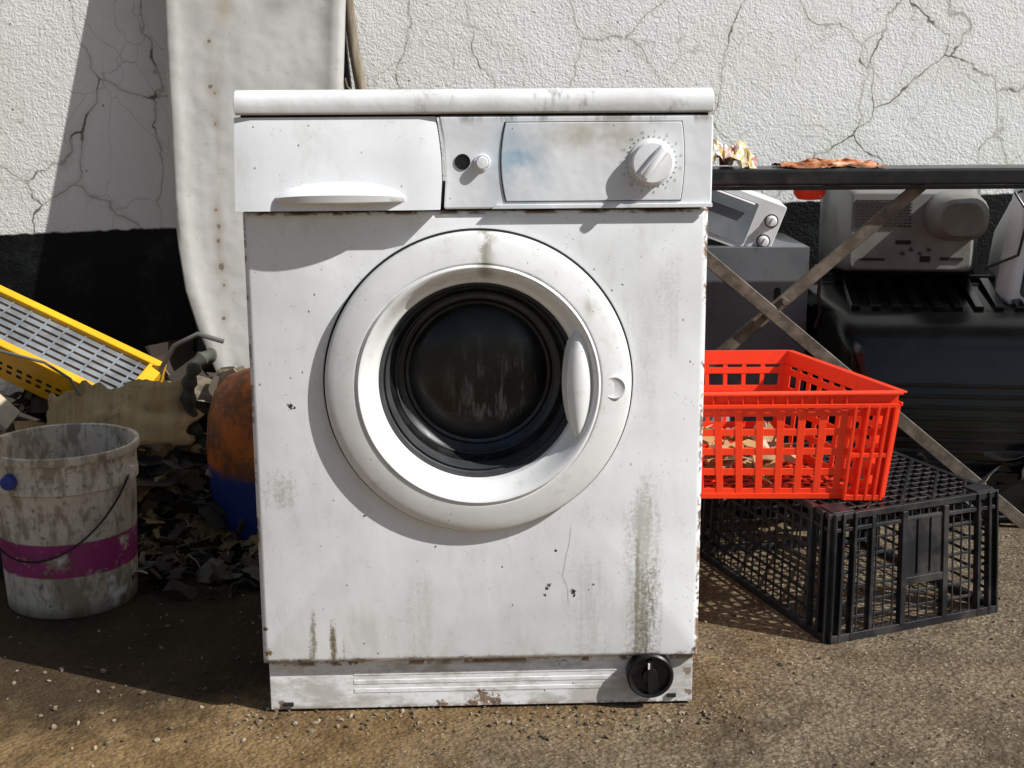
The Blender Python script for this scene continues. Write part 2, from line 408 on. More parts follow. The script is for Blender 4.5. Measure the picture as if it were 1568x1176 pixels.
b.lathe([(.1995, .002), (.2015, -.001), (.2015, -.010), (.2005, -.0125), (.1975, -.0145), (.188, -.0175), (.1645, -.0235), (.1625, -.0235), (.1615, -.0215), (.1600, -.0215), (.1588, -.0250), (.1570, -.0262), (.1545, -.0255), (.150, -.0195), (.1435, -.0085), (.1390, -.0020), (.1365, .0000), (.1345, .001), (.133, .006), (.1322, .016)], D3, 'Y', 128)
b.make('door_ring', DO, WM, smooth=True)
b = MB(); b.lathe([(.2045, -.0004), (.2045, -.0012), (.199, -.0012)], D3, 'Y', 128); b.make('door_gap', GAP, WM, smooth=True)
b = MB(); b.lathe([(.1335, .013), (.1315, .010), (.1300, .013), (.1288, .022), (.1265, .024), (.124, .022), (.1225, .030), (.120, .045)], D3, 'Y', 96); b.make('door_seal', RUB, WM, smooth=True)
b = MB(); b.lathe([(.1295, .020), (.125, .034), (.117, .058), (.109, .068), (.102, .071), (.099, .0695), (.095, .071), (.086, .066), (.06, .060), (.03, .057), (.0, .056)], D3, 'Y', 96)
b.make('door_glass_bowl', GL, WM, smooth=True)
b = MB()
for r, y in ((.1225, .036), (.1125, .060)):
    b.lathe([(r + .001, y), (r, y - .001), (r - .001, y)], D3, 'Y', 96)
b.make('bowl_rings', RUB, WM, smooth=True)
b = MB(); NS, NT = 24, 9; vs = []; fs = []
for i in range(NS + 1):
    s_ = -1 + 2 * i / NS; z = .470 + .079 * s_; k = (1 - s_ * s_)
    xl = .1300 - .018 * k ** .8; xr = .1330 + .0185 * k ** .8
    for j in range(NT + 1):
        t = j / NT; x = xl + (xr - xl) * t
        y = -.003 - (.024 * (k ** .35)) * math.sin(math.pi * (.18 + .62 * t)) if 0 < j else .014
        if j == NT: y = .004
        vs.append((x, y, z))
for i in range(NS):
    for j in range(NT): a = i * (NT + 1) + j; fs.append((a, a + 1, a + NT + 2, a + NT + 1))
b.add(vs, fs); b.make('door_handle', DO, WM, smooth=True)
b = MB(); lc = (.1785, 0, .467); b.lathe([(.0165, -.015), (.0160, -.0215), (.0140, -.0225), (.0115, -.0212), (.006, -.0202), (0, -.0200)], lc, 'Y', 32); b.make('latch_dimple', DO, WM, smooth=True)
b = MB()
for x in (-.27, .27):
    for y in (.06, .44): b.lathe([(.018, 0), (.018, .01), (.01, .012), (.01, .06)], (x, y, 0), 'Z', 16, True, True)
b.make('feet', BK, WM, smooth=True)

# ------------------------------------------------------------------ GROUND
G = M('ground_mat', .92, 0, .2)
n1 = G.noise(1.6, 4, .6); n2 = G.noise(7, 4, .75); n3 = G.noise(110, 4, .75)
side = (G.x + (n1 - .5) * 1.6 - G.y * .3)
dirt = G.mix(n2.ss(.3, .7), (.14, .082, .032), (.32, .21, .098))
asp = G.mix(n2.ss(.3, .7), (.13, .096, .060), (.26, .205, .138))
c = G.mix(side.ss(-.1, .5), dirt, asp)
c = G.mix(n3.ss(.42, .60) * G.x.ss(-.6, .5, .35, .7), c, (.055, .040, .024))
vs_ = G.voro(150); sel = G.noise(60, 2, .5, G.vec(1, 1, 1, (5, 5, 0)))
c = G.mix(vs_.ss(.34, .2) * sel.ss(.50, .58) * G.x.ss(-.5, .5, .3, .75), c, (.44, .37, .27))
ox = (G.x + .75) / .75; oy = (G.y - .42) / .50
shade_oil = ((ox * ox + oy * oy) + (n2 - .5) * 1.2).ss(1.3, .55)
c = G.mix(shade_oil * .82, c, (.026, .018, .010))  # oily ground, darkened in the colour to deepen the machine's shadow
c = G.mix(G.noise(4, 4, .75).ss(.54, .68) * .55, c, (.055, .038, .022))
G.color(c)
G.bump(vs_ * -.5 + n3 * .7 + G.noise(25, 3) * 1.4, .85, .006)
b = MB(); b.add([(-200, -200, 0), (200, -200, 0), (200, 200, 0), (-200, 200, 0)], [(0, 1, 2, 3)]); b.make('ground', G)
PB = M('pebble_mat', .9); PB.color(PB.ramp(PB.island(), [(0, (.06, .045, .03)), (.4, (.14, .10, .06)), (.7, (.26, .20, .13)), (.92, (.40, .33, .24)), (1, (.04, .03, .02))]))
def blobs(name, mat, items):
    bm = bmesh.new(); bmesh.ops.create_icosphere(bm, subdivisions=1, radius=1); me0 = bpy.data.meshes.new('t'); bm.to_mesh(me0); bm.free()
    V, F = [], []
    for (x, y, z, r, sub) in items:
        src = me0; o = len(V)
        R = Matrix.Rotation(random.random() * 6.28, 3, 'Z') @ Matrix.Rotation(random.random() * 3, 3, 'X')
        s = Vector((1, random.uniform(.5, 1), random.uniform(.4, .8)))
        for v in src.vertices:
            q = R @ Vector((v.co.x * s.x, v.co.y * s.y, v.co.z * s.z)) * r * random.uniform(.8, 1.2)
            V.append((x + q.x, y + q.y, z + q.z))
        for p in src.polygons: F.append([i + o for i in p.vertices])
    me = bpy.data.meshes.new(name); me.from_pydata(V, [], F); me.materials.append(mat.mat)
    o = bpy.data.objects.new(name, me); scene.collection.objects.link(o); return o
it = []
for _ in range(3400):
    x = random.triangular(-1.3, 1.6, 1.0); y = random.uniform(-.5, .9)
    r = random.choice((.0008, .0012, .0016, .0022, .003)) * random.uniform(.7, 1.2)
    it.append((x, y, r * .3, r, 1))
for _ in range(90):
    x = random.uniform(-1.0, 1.2); y = random.uniform(-.35, .5); r = random.uniform(.003, .0055); it.append((x, y, r * .3, r, 1))
for _ in range(240):
    x = random.uniform(-.36, .36); y = random.gauss(-.02, .03); r = random.uniform(.0012, .0048); it.append((x, y, r * .4, r, 1))
for _ in range(60):
    x = random.uniform(-.75, -.3); y = random.uniform(-.10, .5); r = random.uniform(.0015, .006); it.append((x, y, r * .4, r, 1))
blobs('gravel', PB, it)

# ------------------------------------------------------------------ WALL
W = M('plaster', .9, 0, .2)
v1 = W.warp(5, .12); v1 = W.warp(24, .026, v1)
e1 = W.voro(4.1, 'DISTANCE_TO_EDGE', W.vec(1, 1, .70, (3.3, 0, 1.1), v1))
e2 = W.voro(9.0, 'DISTANCE_TO_EDGE', W.vec(1, 1, .6, (1.3, 0, 4.1), v1))
k1 = W.noise(2.0, 2, .5, W.vec(1, 1, 1, (4, 0, 2))); k2 = W.noise(3.1, 2, .5, W.vec(1, 1, 1, (8, 0, 2)))
wf = W.noise(10, 3, .6)
cr1 = e1.ss(.0085, .0020) * (k1 + (wf - .5) * .5).ss(.22, .42)
cr1b = e1.ss(.0070, .0030) * (k2 + (wf - .5) * 1.5).ss(.62, .70)
cr2 = e2.ss(.013, .003) * (k2 + (wf - .5) * .8).ss(.40, .54) * .6
crk = cr1.max(cr2)
gr = W.noise(170, 3, .65)
c = W.mix(W.noise(2.5, 4, .6).ss(.35, .7), (.92, .915, .89), (.82, .81, .765))
c = W.mix(gr.ss(.60, .72) * .42, c, (.54, .52, .46))
c = W.mix(W.noise(5, 4, .8, W.vec(1, 1, .3)).ss(.56, .76) * .42, c, (.62, .60, .47))
c = W.mix(W.voro(28).ss(.10, .05) * W.noise(9, 2).ss(.53, .60) * .75, c, (.10, .09, .07))
c = W.mix(e1.ss(.05, .0) * k1.ss(.36, .5) * .20, c, (.54, .52, .42))
c = W.mix(crk * .50, c, (.26, .25, .20)); c = W.mix(cr1b * .75, c, (.09, .08, .065))
black = (W.z - (W.x * .035 + .568) + (W.noise(40, 4) - .5) * .012).ss(.003, -.003)
bc = W.mix(W.noise(7, 4, .75).ss(.5, .72), (.005, .0055, .0055), (.018, .023, .023))
bc = W.mix(W.noise(11, 4, .8, W.vec(1, 1, .5, (5, 0, 0))).ss(.58, .70) * .45 * W.x.ss(0, .3), bc, (.13, .17, .17))
c = W.mix(black, c, bc)
W.color(c); W.rough(black.ss(0, 1, .92, .5))
W.bump(gr * .75 + W.noise(60, 2) * .55 + W.noise(3, 2) * 2.0, .72, .005)
b = MB(); b.box(-9, 9, 1.40, 1.65, -.3, 3.4); b.box(-9.05, 9.05, 1.35, 1.70, 3.4, 3.5)
b.make('plaster_wall', W)

# ------------------------------------------------------------------ IRONING BOARD
P = M('board_cover_mat', .6)
c = P.mix(P.noise(4, 4).ss(.3, .7), (.56, .55, .52), (.45, .44, .405))
nn = P.noise(70, 4, .8)
for (x, z, r) in ((-.60, .86, .008), (-.59, .845, .006), (-.590, .60, .007), (-.585, .565, .008), (-.587, .535, .006), (-.58, .478, .010), (-.575, .44, .006), (-.575, .37, .006), (-.60, .955, .007), (-.590, .78, .004)):
    c = P.mix(P.gauss(x, z, r * 1.6, r * 2.2) * .4, c, (.30, .24, .16)); c = P.mix(P.spot(x, z, r * .6, nn - .5) * .8, c, (.12, .085, .05))
c = P.mix(P.gauss(-.45, 1.03, .035, .02) * .6, c, (.22, .2, .19)); c = P.mix(P.gauss(-.57, 1.02, .02, .03) * .5, c, (.36, .27, .15))
dx = (P.x + .585) / .010; c = P.mix((dx * dx * -1.0).m('EXPONENT') * P.noise(20, 4, .7, P.vec(1, 1, .3)).ss(.4, .7) * .35, c, (.28, .22, .15))
c = P.mix(P.noise(60, 4, .75).ss(.58, .7) * .3, c, (.25, .22, .17))
P.color(c); P.bump(P.noise(5, 3) + P.noise(60, 3) * .03, .5, .03)
lp = [(-.712, 1.55), (-.706, 1.2), (-.695, .90), (-.682, .60), (-.674, .52), (-.660, .43), (-.635, .35), (-.600, .265), (-.57, .19), (-.54, .13), (-.51, .10)]
cx = -.505
prof = lp + [(2 * cx - x, z) for x, z in reversed(lp)]
def py(x, z): return 1.072 + .19 * z
b = MB(); loops = []
def sh(p, s):
    x, z = p; dx = cx - x; return (x + math.copysign(min(abs(dx), s), dx), z + (s if z < .12 else (-s if z > 1.5 else 0)))
for ins, dy in ((.0, .028), (.0, .010), (.004, .003), (.012, 0), (.028, .0), (.034, .003), (.06, .003)):
    loops.append([(sh(p, ins)[0], py(*p) + dy, sh(p, ins)[1]) for p in prof])
b.loft(loops, True, True)
IB = empty('ironing_board'); b.make('board_top', P, IB, smooth=True)
b = MB()
for s_ in (-1, 1): b.tube([(cx + s_ * .06, py(0, 1.2) + .035, 1.2), (cx + s_ * .09, 1.26, .6), (cx + s_ * .12, 1.24, .0)], .009, 8)
b.tube([(cx - .13, 1.24, .012), (cx + .13, 1.24, .012)], .009, 8); b.make('folded_legs', BK, IB, smooth=True)

WD = M('weathered_wood', .85); g = WD.noise(30, 4, .7, WD.vec(1, 1, .08))
WD.color(WD.mix(g.ss(.35, .65), (.10, .075, .05), (.32, .265, .19))); WD.bump(g, .5, .003)
b = MB(); pts = []
for k in range(16):
    t = k / 15; z = 1.55 * t; pts.append((-.135 - .172 * z + .006 * math.sin(k * 1.3), 1.30 + .07 * t, z))
b.tube(pts, [.014 - .003 * k / 15 for k in range(16)], 10)
b.tube([pts[8], (pts[8][0] - .035, 1.33, pts[8][2] + .03), (pts[8][0] - .04, 1.33, pts[8][2] + .05)], .004, 6)
b.make('wooden_stick', WD, smooth=True)
b = MB(); b.tube([(-.20, 1.30, 0), (-.283, 1.33, .5), (-.322, 1.36, .9), (-.334, 1.37, 1.05), (-.330, 1.385, 1.5)], .009, 8)
b.tube([(-.329, 1.365, .93), (-.345, 1.34, .96), (-.340, 1.33, .99)], .004, 6); b.make('black_rod', BK, smooth=True)

# ------------------------------------------------------------------ BUCKET
BU = M('bucket_plastic', .5)
c = BU.mix(BU.noise(7, 4, .65).ss(.35, .7), (.78, .69, .55), (.54, .46, .34))
ang_n = BU.noise(9, 4)
band = (BU.z + (ang_n - .5) * .004).ss(.070, .073) * (BU.z).ss(.131, .128)
c = BU.mix(BU.noise(26, 4, .75, BU.vec(1, 1, .4)).ss(.46, .60) * .7, c, (.22, .17, .10))
c = BU.mix(band * BU.noise(16, 4, .75).ss(.66, .54) * .95, c, (.34, .015, .15))
c = BU.mix(BU.noise(60, 4, .7).ss(.56, .68) * .65, c, (.10, .08, .05))
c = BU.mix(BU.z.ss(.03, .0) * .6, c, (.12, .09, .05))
c = BU.mix(BU.noise(5, 4, .7, BU.vec(1, 1, 1, (2, 3, 1))).ss(.62, .68), c, (.8, .8, .76))
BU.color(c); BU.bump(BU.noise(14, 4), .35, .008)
BE = empty('plastic_bucket', (-.712, .46, 0), (0, 0, 0))
b = MB()
b.lathe([(0, .004), (.100, .004), (.104, .0), (.107, .004), (.108, .03), (.1125, .12), (.116, .205), (.1175, .212), (.1205, .214), (.1208, .228), (.1190, .231), (.1195, .255), (.1200, .262), (.1255, .264), (.1262, .270), (.1250, .2765), (.1220, .278), (.1185, .276), (.1165, .262), (.1145, .2), (.106, .03), (.102, .012), (0, .012)], (0, 0, 0), 'Z', 96)
b.make('bucket_body', BU, BE, smooth=True)
b = MB(); pts = []
for k in range(25):
    a = math.pi * k / 24
    pts.append((.1235 * math.cos(a), -.1265 * math.sin(a) * .98 - .006, .232 - .125 * math.sin(a)))
rot = Matrix.Rotation(rad(-12), 3, 'Z')
b.tube([rot @ Vector(p) for p in pts], .0018, 8); b.make('bucket_handle', BK, BE, smooth=True)
b = MB()
for s_ in (1, -1):
    q = rot @ Vector((s_ * .1225, -.006, .232)); b.lathe([(0, -.006), (.011, -.006), (.011, .006), (0, .006)], q, 'Y', 16)
b.make('handle_lugs', BU, BE, smooth=True)
BL = plain('blue_plastic', (.02, .05, .30), .4, .2)
b = MB(); q = Vector((-.052, -.112, .238)); b.lathe([(0, -.012), (.011, -.011), (.013, -.006), (.013, .004)], q, 'Y', 20); b.make('blue_plug', BL, BE, smooth=True)

# ------------------------------------------------------------------ CRATES
def PQ(A, B, C, D, u, v):
    A, B, C, D = map(Vector, (A, B, C, D)); return (A * (1 - u) + B * u) * (1 - v) + (D * (1 - u) + C * u) * v
def bar(mb, Q, u0, u1, v0, v1, t, off=0):
    mb.qbox(PQ(*Q, u0, v0), PQ(*Q, u1, v0), PQ(*Q, u1, v1), PQ(*Q, u0, v1), t, off)
RD = M('red_plastic', .38)
c = RD.mix(RD.noise(12, 4).ss(.3, .7), (.95, .052, .010), (.86, .048, .014)); c = RD.mix(RD.noise(40, 4, .75).ss(.58, .72) * .40, c, (.38, .05, .03)); RD.color(c)
z0, z1 = .208, .386
bot = [(.335, .335), (.632, .328), (.525, .640), (.335, .640)]
top = [(.318, .318), (.652, .322), (.545, .662), (.318, .662)]
b = MB()
def crate_side(b, i, j, nx, rows, wv_, wh, t, rim, post=.05):
    Q = ((*bot[i], z0), (*bot[j], z0), (*top[j], z1), (*top[i], z1))
    bar(b, Q, 0, post, 0, rim, -t); bar(b, Q, 1 - post, 1, 0, rim, -t)
    for k in range(nx + 1):
        u = post + (1 - 2 * post) * k / nx; bar(b, Q, max(post * .9, u - wv_ / 2), min(1 - post * .9, u + wv_ / 2), .001, rim - .001, -t * .9, .0004)
    for v in rows: bar(b, Q, post * .8, 1 - post * .8, v - wh / 2, v + wh / 2, -t * .85, -.0006)
    bar(b, Q, -.004, 1.004, rim, rim + .035, -.004, .010)
    bar(b, Q, -.01, 1.01, 1.0 - .02, 1.0, -.014, .012)
    bar(b, Q, 0, 1, rim + .001, .999, -t * 1.1, .001)
    bar(b, Q, 0, 1, .0, .05, -t * 1.3, .002)
sides = [(0, 1), (1, 2), (2, 3), (3, 0)]
for (i, j), nx in zip(sides, (9, 9, 6, 8)):
    crate_side(b, i, j, nx, (.06, .25, .44, .62, .80), .036, .065, .003, .86, .04)
Q = ((*bot[0], z0), (*bot[1], z0), (*top[1], z1), (*top[0], z1))
for u in (.80, .86, .91, .955, .99): bar(b, Q, u - .006, u + .006, 0.0, .87, -.012, .011)
bar(b, Q, .79, 1.0, .40, .44, -.010, .010); bar(b, Q, .79, 1.0, .0, .05, -.010, .010)
for u in [.05 + .07 * k for k in range(11)]: bar(b, Q, u - .003, u + .003, .87, .98, -.008, .009)
Q = ((*bot[1], z0), (*bot[2], z0), (*top[2], z1), (*top[1], z1))
for u in (.02, .08, .14): bar(b, Q, u - .008, u + .008, 0.0, .87, -.012, .011)
Fq = ((*bot[0], z0), (*bot[1], z0), (*bot[2], z0), (*bot[3], z0))
for k in range(13):
    u = k / 12; bar(b, Fq, max(0, u - .012), min(1, u + .012), 0, 1, .004); bar(b, Fq, 0, 1, max(0, u - .012), min(1, u + .012), .0035, .0005)
b.make('red_plastic_crate', RD, bevel=.0007, segs=1)

BC = plain('black_crate_plastic', (.014, .015, .018), .38, .35, 30, dirt=(.10, .09, .08), dirtamt=.35)
A, B_, D_, C_ = (.536, .237), (.842, .367), (.705, .715), (.392, .665)
ins = .012; h = .207
b = MB()
pb = [A, B_, D_, C_]; ctr = Vector((.62, .50))
pt = [tuple(Vector(p) + (ctr - Vector(p)).normalized() * ins) for p in pb]
def bside(i, j, nx, fine):
    Q = ((*pb[i], 0), (*pb[j], 0), (*pt[j], h), (*pt[i], h)); t = -.003
    for (u0, u1) in ((0, .045), (.955, 1)):
        bar(b, Q, u0, u1, 0, 1, t)
    for u in (.0, .05, .12, .88, .95, 1.0): bar(b, Q, max(0, u - .008), min(1, u + .008), 0, 1, -.012, .008)
    bar(b, Q, 0, 1, 0, .06, -.012, .007); bar(b, Q, 0, 1, .95, 1, -.010, .004); bar(b, Q, 0, 1, .86, .89, -.008, .005)
    for v in (.17, .29, .41, .53, .65, .77): bar(b, Q, 0, 1, v - .012, v + .012, t, -.0005)
    for k in range(nx + 1):
        u = .055 + .89 * k / nx; bar(b, Q, max(0, u - fine), min(1, u + fine), .05, .95, t * .8, .0003)
    if i == 0:
        bar(b, Q, .42, .66, .42, .90, -.005, .004); bar(b, Q, .40, .43, .05, .95, -.012, .008); bar(b, Q, .655, .685, .05, .95, -.012, .008)
        for u in (.50, .58): bar(b, Q, u - .003, u + .003, .44, .88, -.008, .007)
        bar(b, Q, .40, .68, .36, .42, -.010, .007)
        bar(b, Q, .22, .24, .05, .95, -.010, .006)
for (i, j), nx in zip(sides, (17, 16, 13, 16)): bside(i, j, nx, .0045)
Tq = ((*pt[0], h), (*pt[1], h), (*pt[2], h), (*pt[3], h))
for k in range(17):
    u = k / 16; bar(b, Tq, max(0, u - .006), min(1, u + .006), 0, 1, -.006, -.001); bar(b, Tq, 0, 1, max(0, u - .006), min(1, u + .006), -.005, -.0015)
for k in range(-10, 11, 2):
    t = k / 10
    u0, v0 = (max(0, t), max(0, -t)); u1, v1 = (min(1, 1 + t), min(1, 1 - t))
    p0, p1 = PQ(*Tq, u0, v0), PQ(*Tq, u1, v1)
    if (p1 - p0).length > .02: b.tube([p0 + Vector((0, 0, -.002)), p1 + Vector((0, 0, -.002))], .003, 4)
for (u, v) in ((0, 0), (1, 0), (1, 1), (0, 1)):
    bar(b, Tq, max(0, u - .12), min(1, u + .12), max(0, v - .1), min(1, v + .1), -.003, .0025)
b.make('black_plastic_crate', BC, bevel=.0006, segs=1)

# ------------------------------------------------------------------ FOLDING TABLE
TE = empty('folding_table', (0, 0, 0))
TB = plain('table_black', (.012, .012, .014), .32, .4, 25, dirt=(.10, .09, .07), dirtamt=.3)
b = MB(); b.box(.12, 1.75, .785, .905, .672, .703); b.make('table_top', TB, TE, bevel=.006, segs=3)
b = MB(); b.box(.13, 1.74, .792, .797, .664, .6715); b.make('table_edge_rail', TB, TE)
LG = M('leg_mat', .6, .3); g = LG.noise(25, 4, .7)
LG.color(LG.mix(g.ss(.35, .7), (.075, .062, .046), (.20, .17, .13)))
def slat(b, p0, p1, y, wd, t):
    p0 = Vector((p0[0], y, p0[1])); p1 = Vector((p1[0], y, p1[1])); d = (p1 - p0).normalized(); n = Vector((-d.z, 0, d.x)) * wd / 2
    b.qbox(p0 - n, p1 - n, p1 + n, p0 + n, t)
b = MB()
slat(b, (.06, .01), (.822, .672), .835, .024, .010); slat(b, (1.062, .0), (.250, .672), .81, .026, .010)
b.tube([(.565, .795, .452), (.565, .845, .452)], .007, 10); b.make('cross_legs', LG, TE, bevel=.002)

def crumple(name, mat, cx, cy, cz, sx, sy, sz, seed, n=22, amp=.5):
    vs = []; fs = []
    for i in range(n):
        for j in range(n):
            u, v = i / (n - 1) * 2 - 1, j / (n - 1) * 2 - 1
            q = Vector((u * 2.2 + seed, v * 2.2, seed * 1.7))
            k = mnoise.noise(q) + .5 * mnoise.noise(q * 2.3) + .3 * mnoise.noise(q * 5)
            h_ = max(0, 1 - (u * u + v * v) * .55)
            vs.append((cx + sx * (u + .25 * mnoise.noise(q * 1.7 + Vector((9, 0, 0)))), cy + sy * (v + .25 * mnoise.noise(q * 1.7 + Vector((0, 9, 0)))), cz + max(.0015, sz * (h_ * .55 + k * amp))))
    for i in range(n - 1):
        for j in range(n - 1): a = i * n + j; fs.append((a, a + n, a + n + 1, a + 1))
    b = MB(); b.add(vs, fs); return b.make(name, mat)
WR = M('wrapper_mat', .3); c = WR.ramp(WR.noise(22, 2, .5), [(.36, (.75, .72, .66)), (.47, (.75, .55, .15)), (.52, (.78, .75, .70)), (.60, (.65, .12, .05)), (.66, (.8, .78, .72))]); WR.color(c)
crumple('candy_wrapper', WR, .448, .845, .703, .055, .05, .065, 3.1, 22, .5)
WO = M('brown_wrap_mat', .45); WO.color(WO.ramp(WO.noise(28, 4, .6), [(.35, (.10, .05, .025)), (.5, (.50, .16, .05)), (.62, (.6, .45, .30)), (.7, (.15, .08, .04))]))
crumple('torn_packaging', WO, .648, .845, .703, .095, .05, .020, 6.3, 24, .6)
b = MB(); b.lathe([(0, .0), (.022, .002), (.030, .012), (.031, .022), (.0, .023)], (.612, .845, .641), 'Z', 24); b.make('red_cap', RD, smooth=True)

# ------------------------------------------------------------------ RIGHT BACK JUNK
CG = M('gray_cabinet_paint', .45, .2); c = CG.mix(CG.noise(6, 4).ss(.3, .7), (.10, .11, .12), (.15, .16, .17)); c = CG.mix(CG.noise(18, 4, .75).ss(.54, .7) * .55, c, (.05, .045, .04)); CG.color(c)
b = MB(); b.box(.36, .655, 1.02, 1.30, .0, .532); b.cur = 1
b.poly([(.592 + x, .430 + z) for x, z in rrect(.014, .038, .0069)], 1.0185, 1.03)
b.box(.40, .63, 1.0165, 1.03, .24, .243); b.make('metal_cabinet', [CG, GAP], bevel=.003)
TO = empty('toaster_oven', (.497, 1.05, .592), (0, rad(20), rad(-6)))
TW = plain('oven_white', (.78, .79, .79), .4, .08, 10, dirt=(.35, .32, .27), dirtamt=.35)
TG = plain('oven_glass', (.19, .22, .25), .12, .3, 8, dirt=(.35, .36, .36), dirtamt=.5)
b = MB(); b.loft([[(x, y, z) for x, z in rrect(.20, .115, .005)] for y in (-.004, .16)]); b.make('oven_body', TW, TO, bevel=.002)
b = MB(); b.poly(rrect(.136, .088, .004, cx=-.024), -.0065, -.003); b.make('oven_window', TG, TO)
b = MB()
b.tube([(-.08, -.016, .040), (.035, -.016, .040)], .003, 8)
for cz_ in (.020, -.024):
    b.lathe([(.0115, -.004), (.0115, -.008), (.0085, -.010), (.008, -.018), (0, -.019)], (.080, 0, cz_), 'Y', 24)
    b.box(.0787, .0813, -.022, -.017, cz_ - .008, cz_ + .008)
b.make('oven_knobs', TW, TO, smooth=True)
b = MB()
for cz_ in (.020, -.024): b.lathe([(.0142, -.0042), (.0142, -.0052), (.0112, -.0052)], (.080, 0, cz_), 'Y', 24)
b.make('knob_rings', GAP, TO)
MO = empty('computer_monitor', (.865, 1.05, .562), (0, 0, rad(-8)))
MG = plain('monitor_plastic', (.22, .22, .205), .5, .1, 8, dirt=(.09, .08, .07), dirtamt=.6)
b = MB()
b.loft([[(x, y, z) for x, z in rrect(w_, h_, r_, cx=0, cy=0)] for y, w_, h_, r_ in ((.20, .33, .20, .01), (.14, .33, .20, .01), (.135, .31, .185, .012), (.02, .27, .175, .012), (-.02, .25, .165, .015), (-.03, .24, .155, .015))])
b.make('monitor_housing', MG, MO, smooth=True, bevel=.002)
b = MB()
b.loft([[(x, y, z) for x, z in rrect(w_, w_ * .8, w_ * .35, cx=.085, cy=.033)] for y, w_ in ((.03, .13), (-.06, .12), (-.10, .105), (-.115, .08))])
b.make('tube_cover', MG, MO, smooth=True)
b = MB()
for i in range(12):
    for j in range(9): b.box(-.112 + i * .0095, -.1055 + i * .0095, -.034, -.028, .064 - j * .0065 - .002, .064 - j * .0065)
for i in range(4):
    b.lathe([(.005, -.0325), (.005, -.028), (0, -.0325)], (-.015 + i * .017, 0, -.045 + .008 * (i % 2)), 'Y', 12)
b.box(-.03, .0, -.0335, -.029, -.026, -.018); b.box(.02, .04, -.0335, -.029, -.062, -.050); b.box(-.10, -.05, -.0335, -.029, -.06, -.055); b.box(.06, .105, -.0335, -.029, -.058, -.052)
b.make('vents_and_ports', GAP, MO)
TV = empty('television', (.98, 1.04, 0), (0, 0, rad(-7)))
TP = plain('tv_black_plastic', (.004, .004, .0045), .2, .5, 12, dirt=(.025, .025, .025), dirtamt=.3)
b = MB()
b.loft([[(x, y, z) for x, z in rrect(w_, h_, r_, cx=0, cy=cy)] for y, w_, h_, r_, cy in ((.22, .72, .46, .012, .232), (.06, .72, .46, .012, .232), (.05, .68, .44, .02, .225), (-.14, .56, .40, .03, .212), (-.20, .50, .36, .03, .19), (-.21, .47, .33, .03, .19))])
b.make('tv_casing', TP, TV, smooth=True, bevel=.003)
b = MB()
for i in range(13):
    x = -.24 + i * .04; b.hexa([(x, -.12, .400), (x + .018, -.12, .400), (x + .018, .04, .430), (x, .04, .430), (x, -.13, .424), (x + .018, -.13, .424), (x + .02, .045, .4585), (x, .045, .4585)])
for k in range(9): b.box(-.20, .20, -.216, -.208, .10 + k * .022, .108 + k * .022)
b.make('tv_vent_ribs', TP, TV, bevel=.002)
M2 = empty('computer_monitor', (1.225, 1.00, .515), (rad(-8), rad(12), rad(10)))
MW = plain('bezel_white', (.74, .75, .75), .4, .08, 8, dirt=(.3, .28, .25), dirtamt=.3)
b = MB(); b.loft([[(x, y, z) for x, z in rrect(w_, h_, r_)] for y, w_, h_, r_ in ((.24, .17, .13, .03), (.06, .31, .25, .02), (.05, .34, .27, .015), (.0, .34, .27, .02), (-.006, .33, .26, .02))]); b.make('monitor_case', MW, M2, smooth=True, bevel=.002)
b = MB(); b.poly(rrect(.295, .225, .012), -.009, -.004); b.make('monitor_screen', BK, M2, bevel=.002)
DK = M('dark_junk', .5); DK.color(DK.ramp(DK.island(), [(0, (.012, .012, .013)), (.5, (.03, .03, .032)), (.8, (.06, .065, .07)), (.93, (.18, .18, .18)), (1, (.35, .34, .32))]))
def shards(name, mat, n, f, s0, s1, seed, zmin=.003):
    rnd = random.Random(seed); b = MB()
    for _ in range(n):
        x, y, z = f(rnd); s = rnd.uniform(s0, s1)
        R = Matrix.Rotation(rnd.uniform(0, 6.28), 3, 'Z') @ Matrix.Rotation(rnd.gauss(0, .6), 3, 'X') @ Matrix.Rotation(rnd.gauss(0, .5), 3, 'Y')
        nseg = 5; bend = rnd.uniform(-1.4, 1.4); wd = s * rnd.uniform(.25, .9); loops = []
        for k in range(nseg + 1):
            t = k / nseg - .5; cz_ = bend * s * t * t; ww = wd * rnd.uniform(.6, 1.15); th = .0022
            loops.append([Vector((x, y, max(z, .012))) + R @ Vector(p) for p in ((s * 2 * t, -ww, cz_), (s * 2 * t, ww * rnd.uniform(.7, 1), cz_ + .1 * ww), (s * 2 * t, ww, cz_ + th), (s * 2 * t, -ww, cz_ + th))])
        loops = [[Vector((q.x, q.y, max(q.z, zmin))) for q in l] for l in loops]
        b.loft(loops)
    return b.make(name, mat)
shards('scrap_plastic_pile', DK, 120, lambda r: (r.uniform(.40, 1.5), r.uniform(.80, 1.0), r.uniform(.02, .14)), .03, .08, 5)
TR = M('litter_mat', .7); TR.color(TR.ramp(TR.island(), [(0, (.30, .20, .10)), (.3, (.50, .28, .10)), (.5, (.55, .46, .33)), (.62, (.12, .08, .05)), (.8, (.45, .30, .15)), (1, (.35, .12, .05))]))
shards('crumpled_litter', TR, 70, lambda r: (r.uniform(.36, .50), r.uniform(.38, .58), .225 + r.random() * .045), .010, .030, 23, .214)
b = MB(); b.tube([(.66, .98, .50), (.672, .985, .47), (.668, .98, .44), (.675, .985, .40), (.665, .99, .37)], .004, 8); b.tube([(1.0, .98, .49), (1.06, .96, .52), (1.08, .97, .60), (1.06, 1.0, .64), (1.12, 1.02, .655)], .003, 8); b.make('electric_cable', BK, smooth=True)

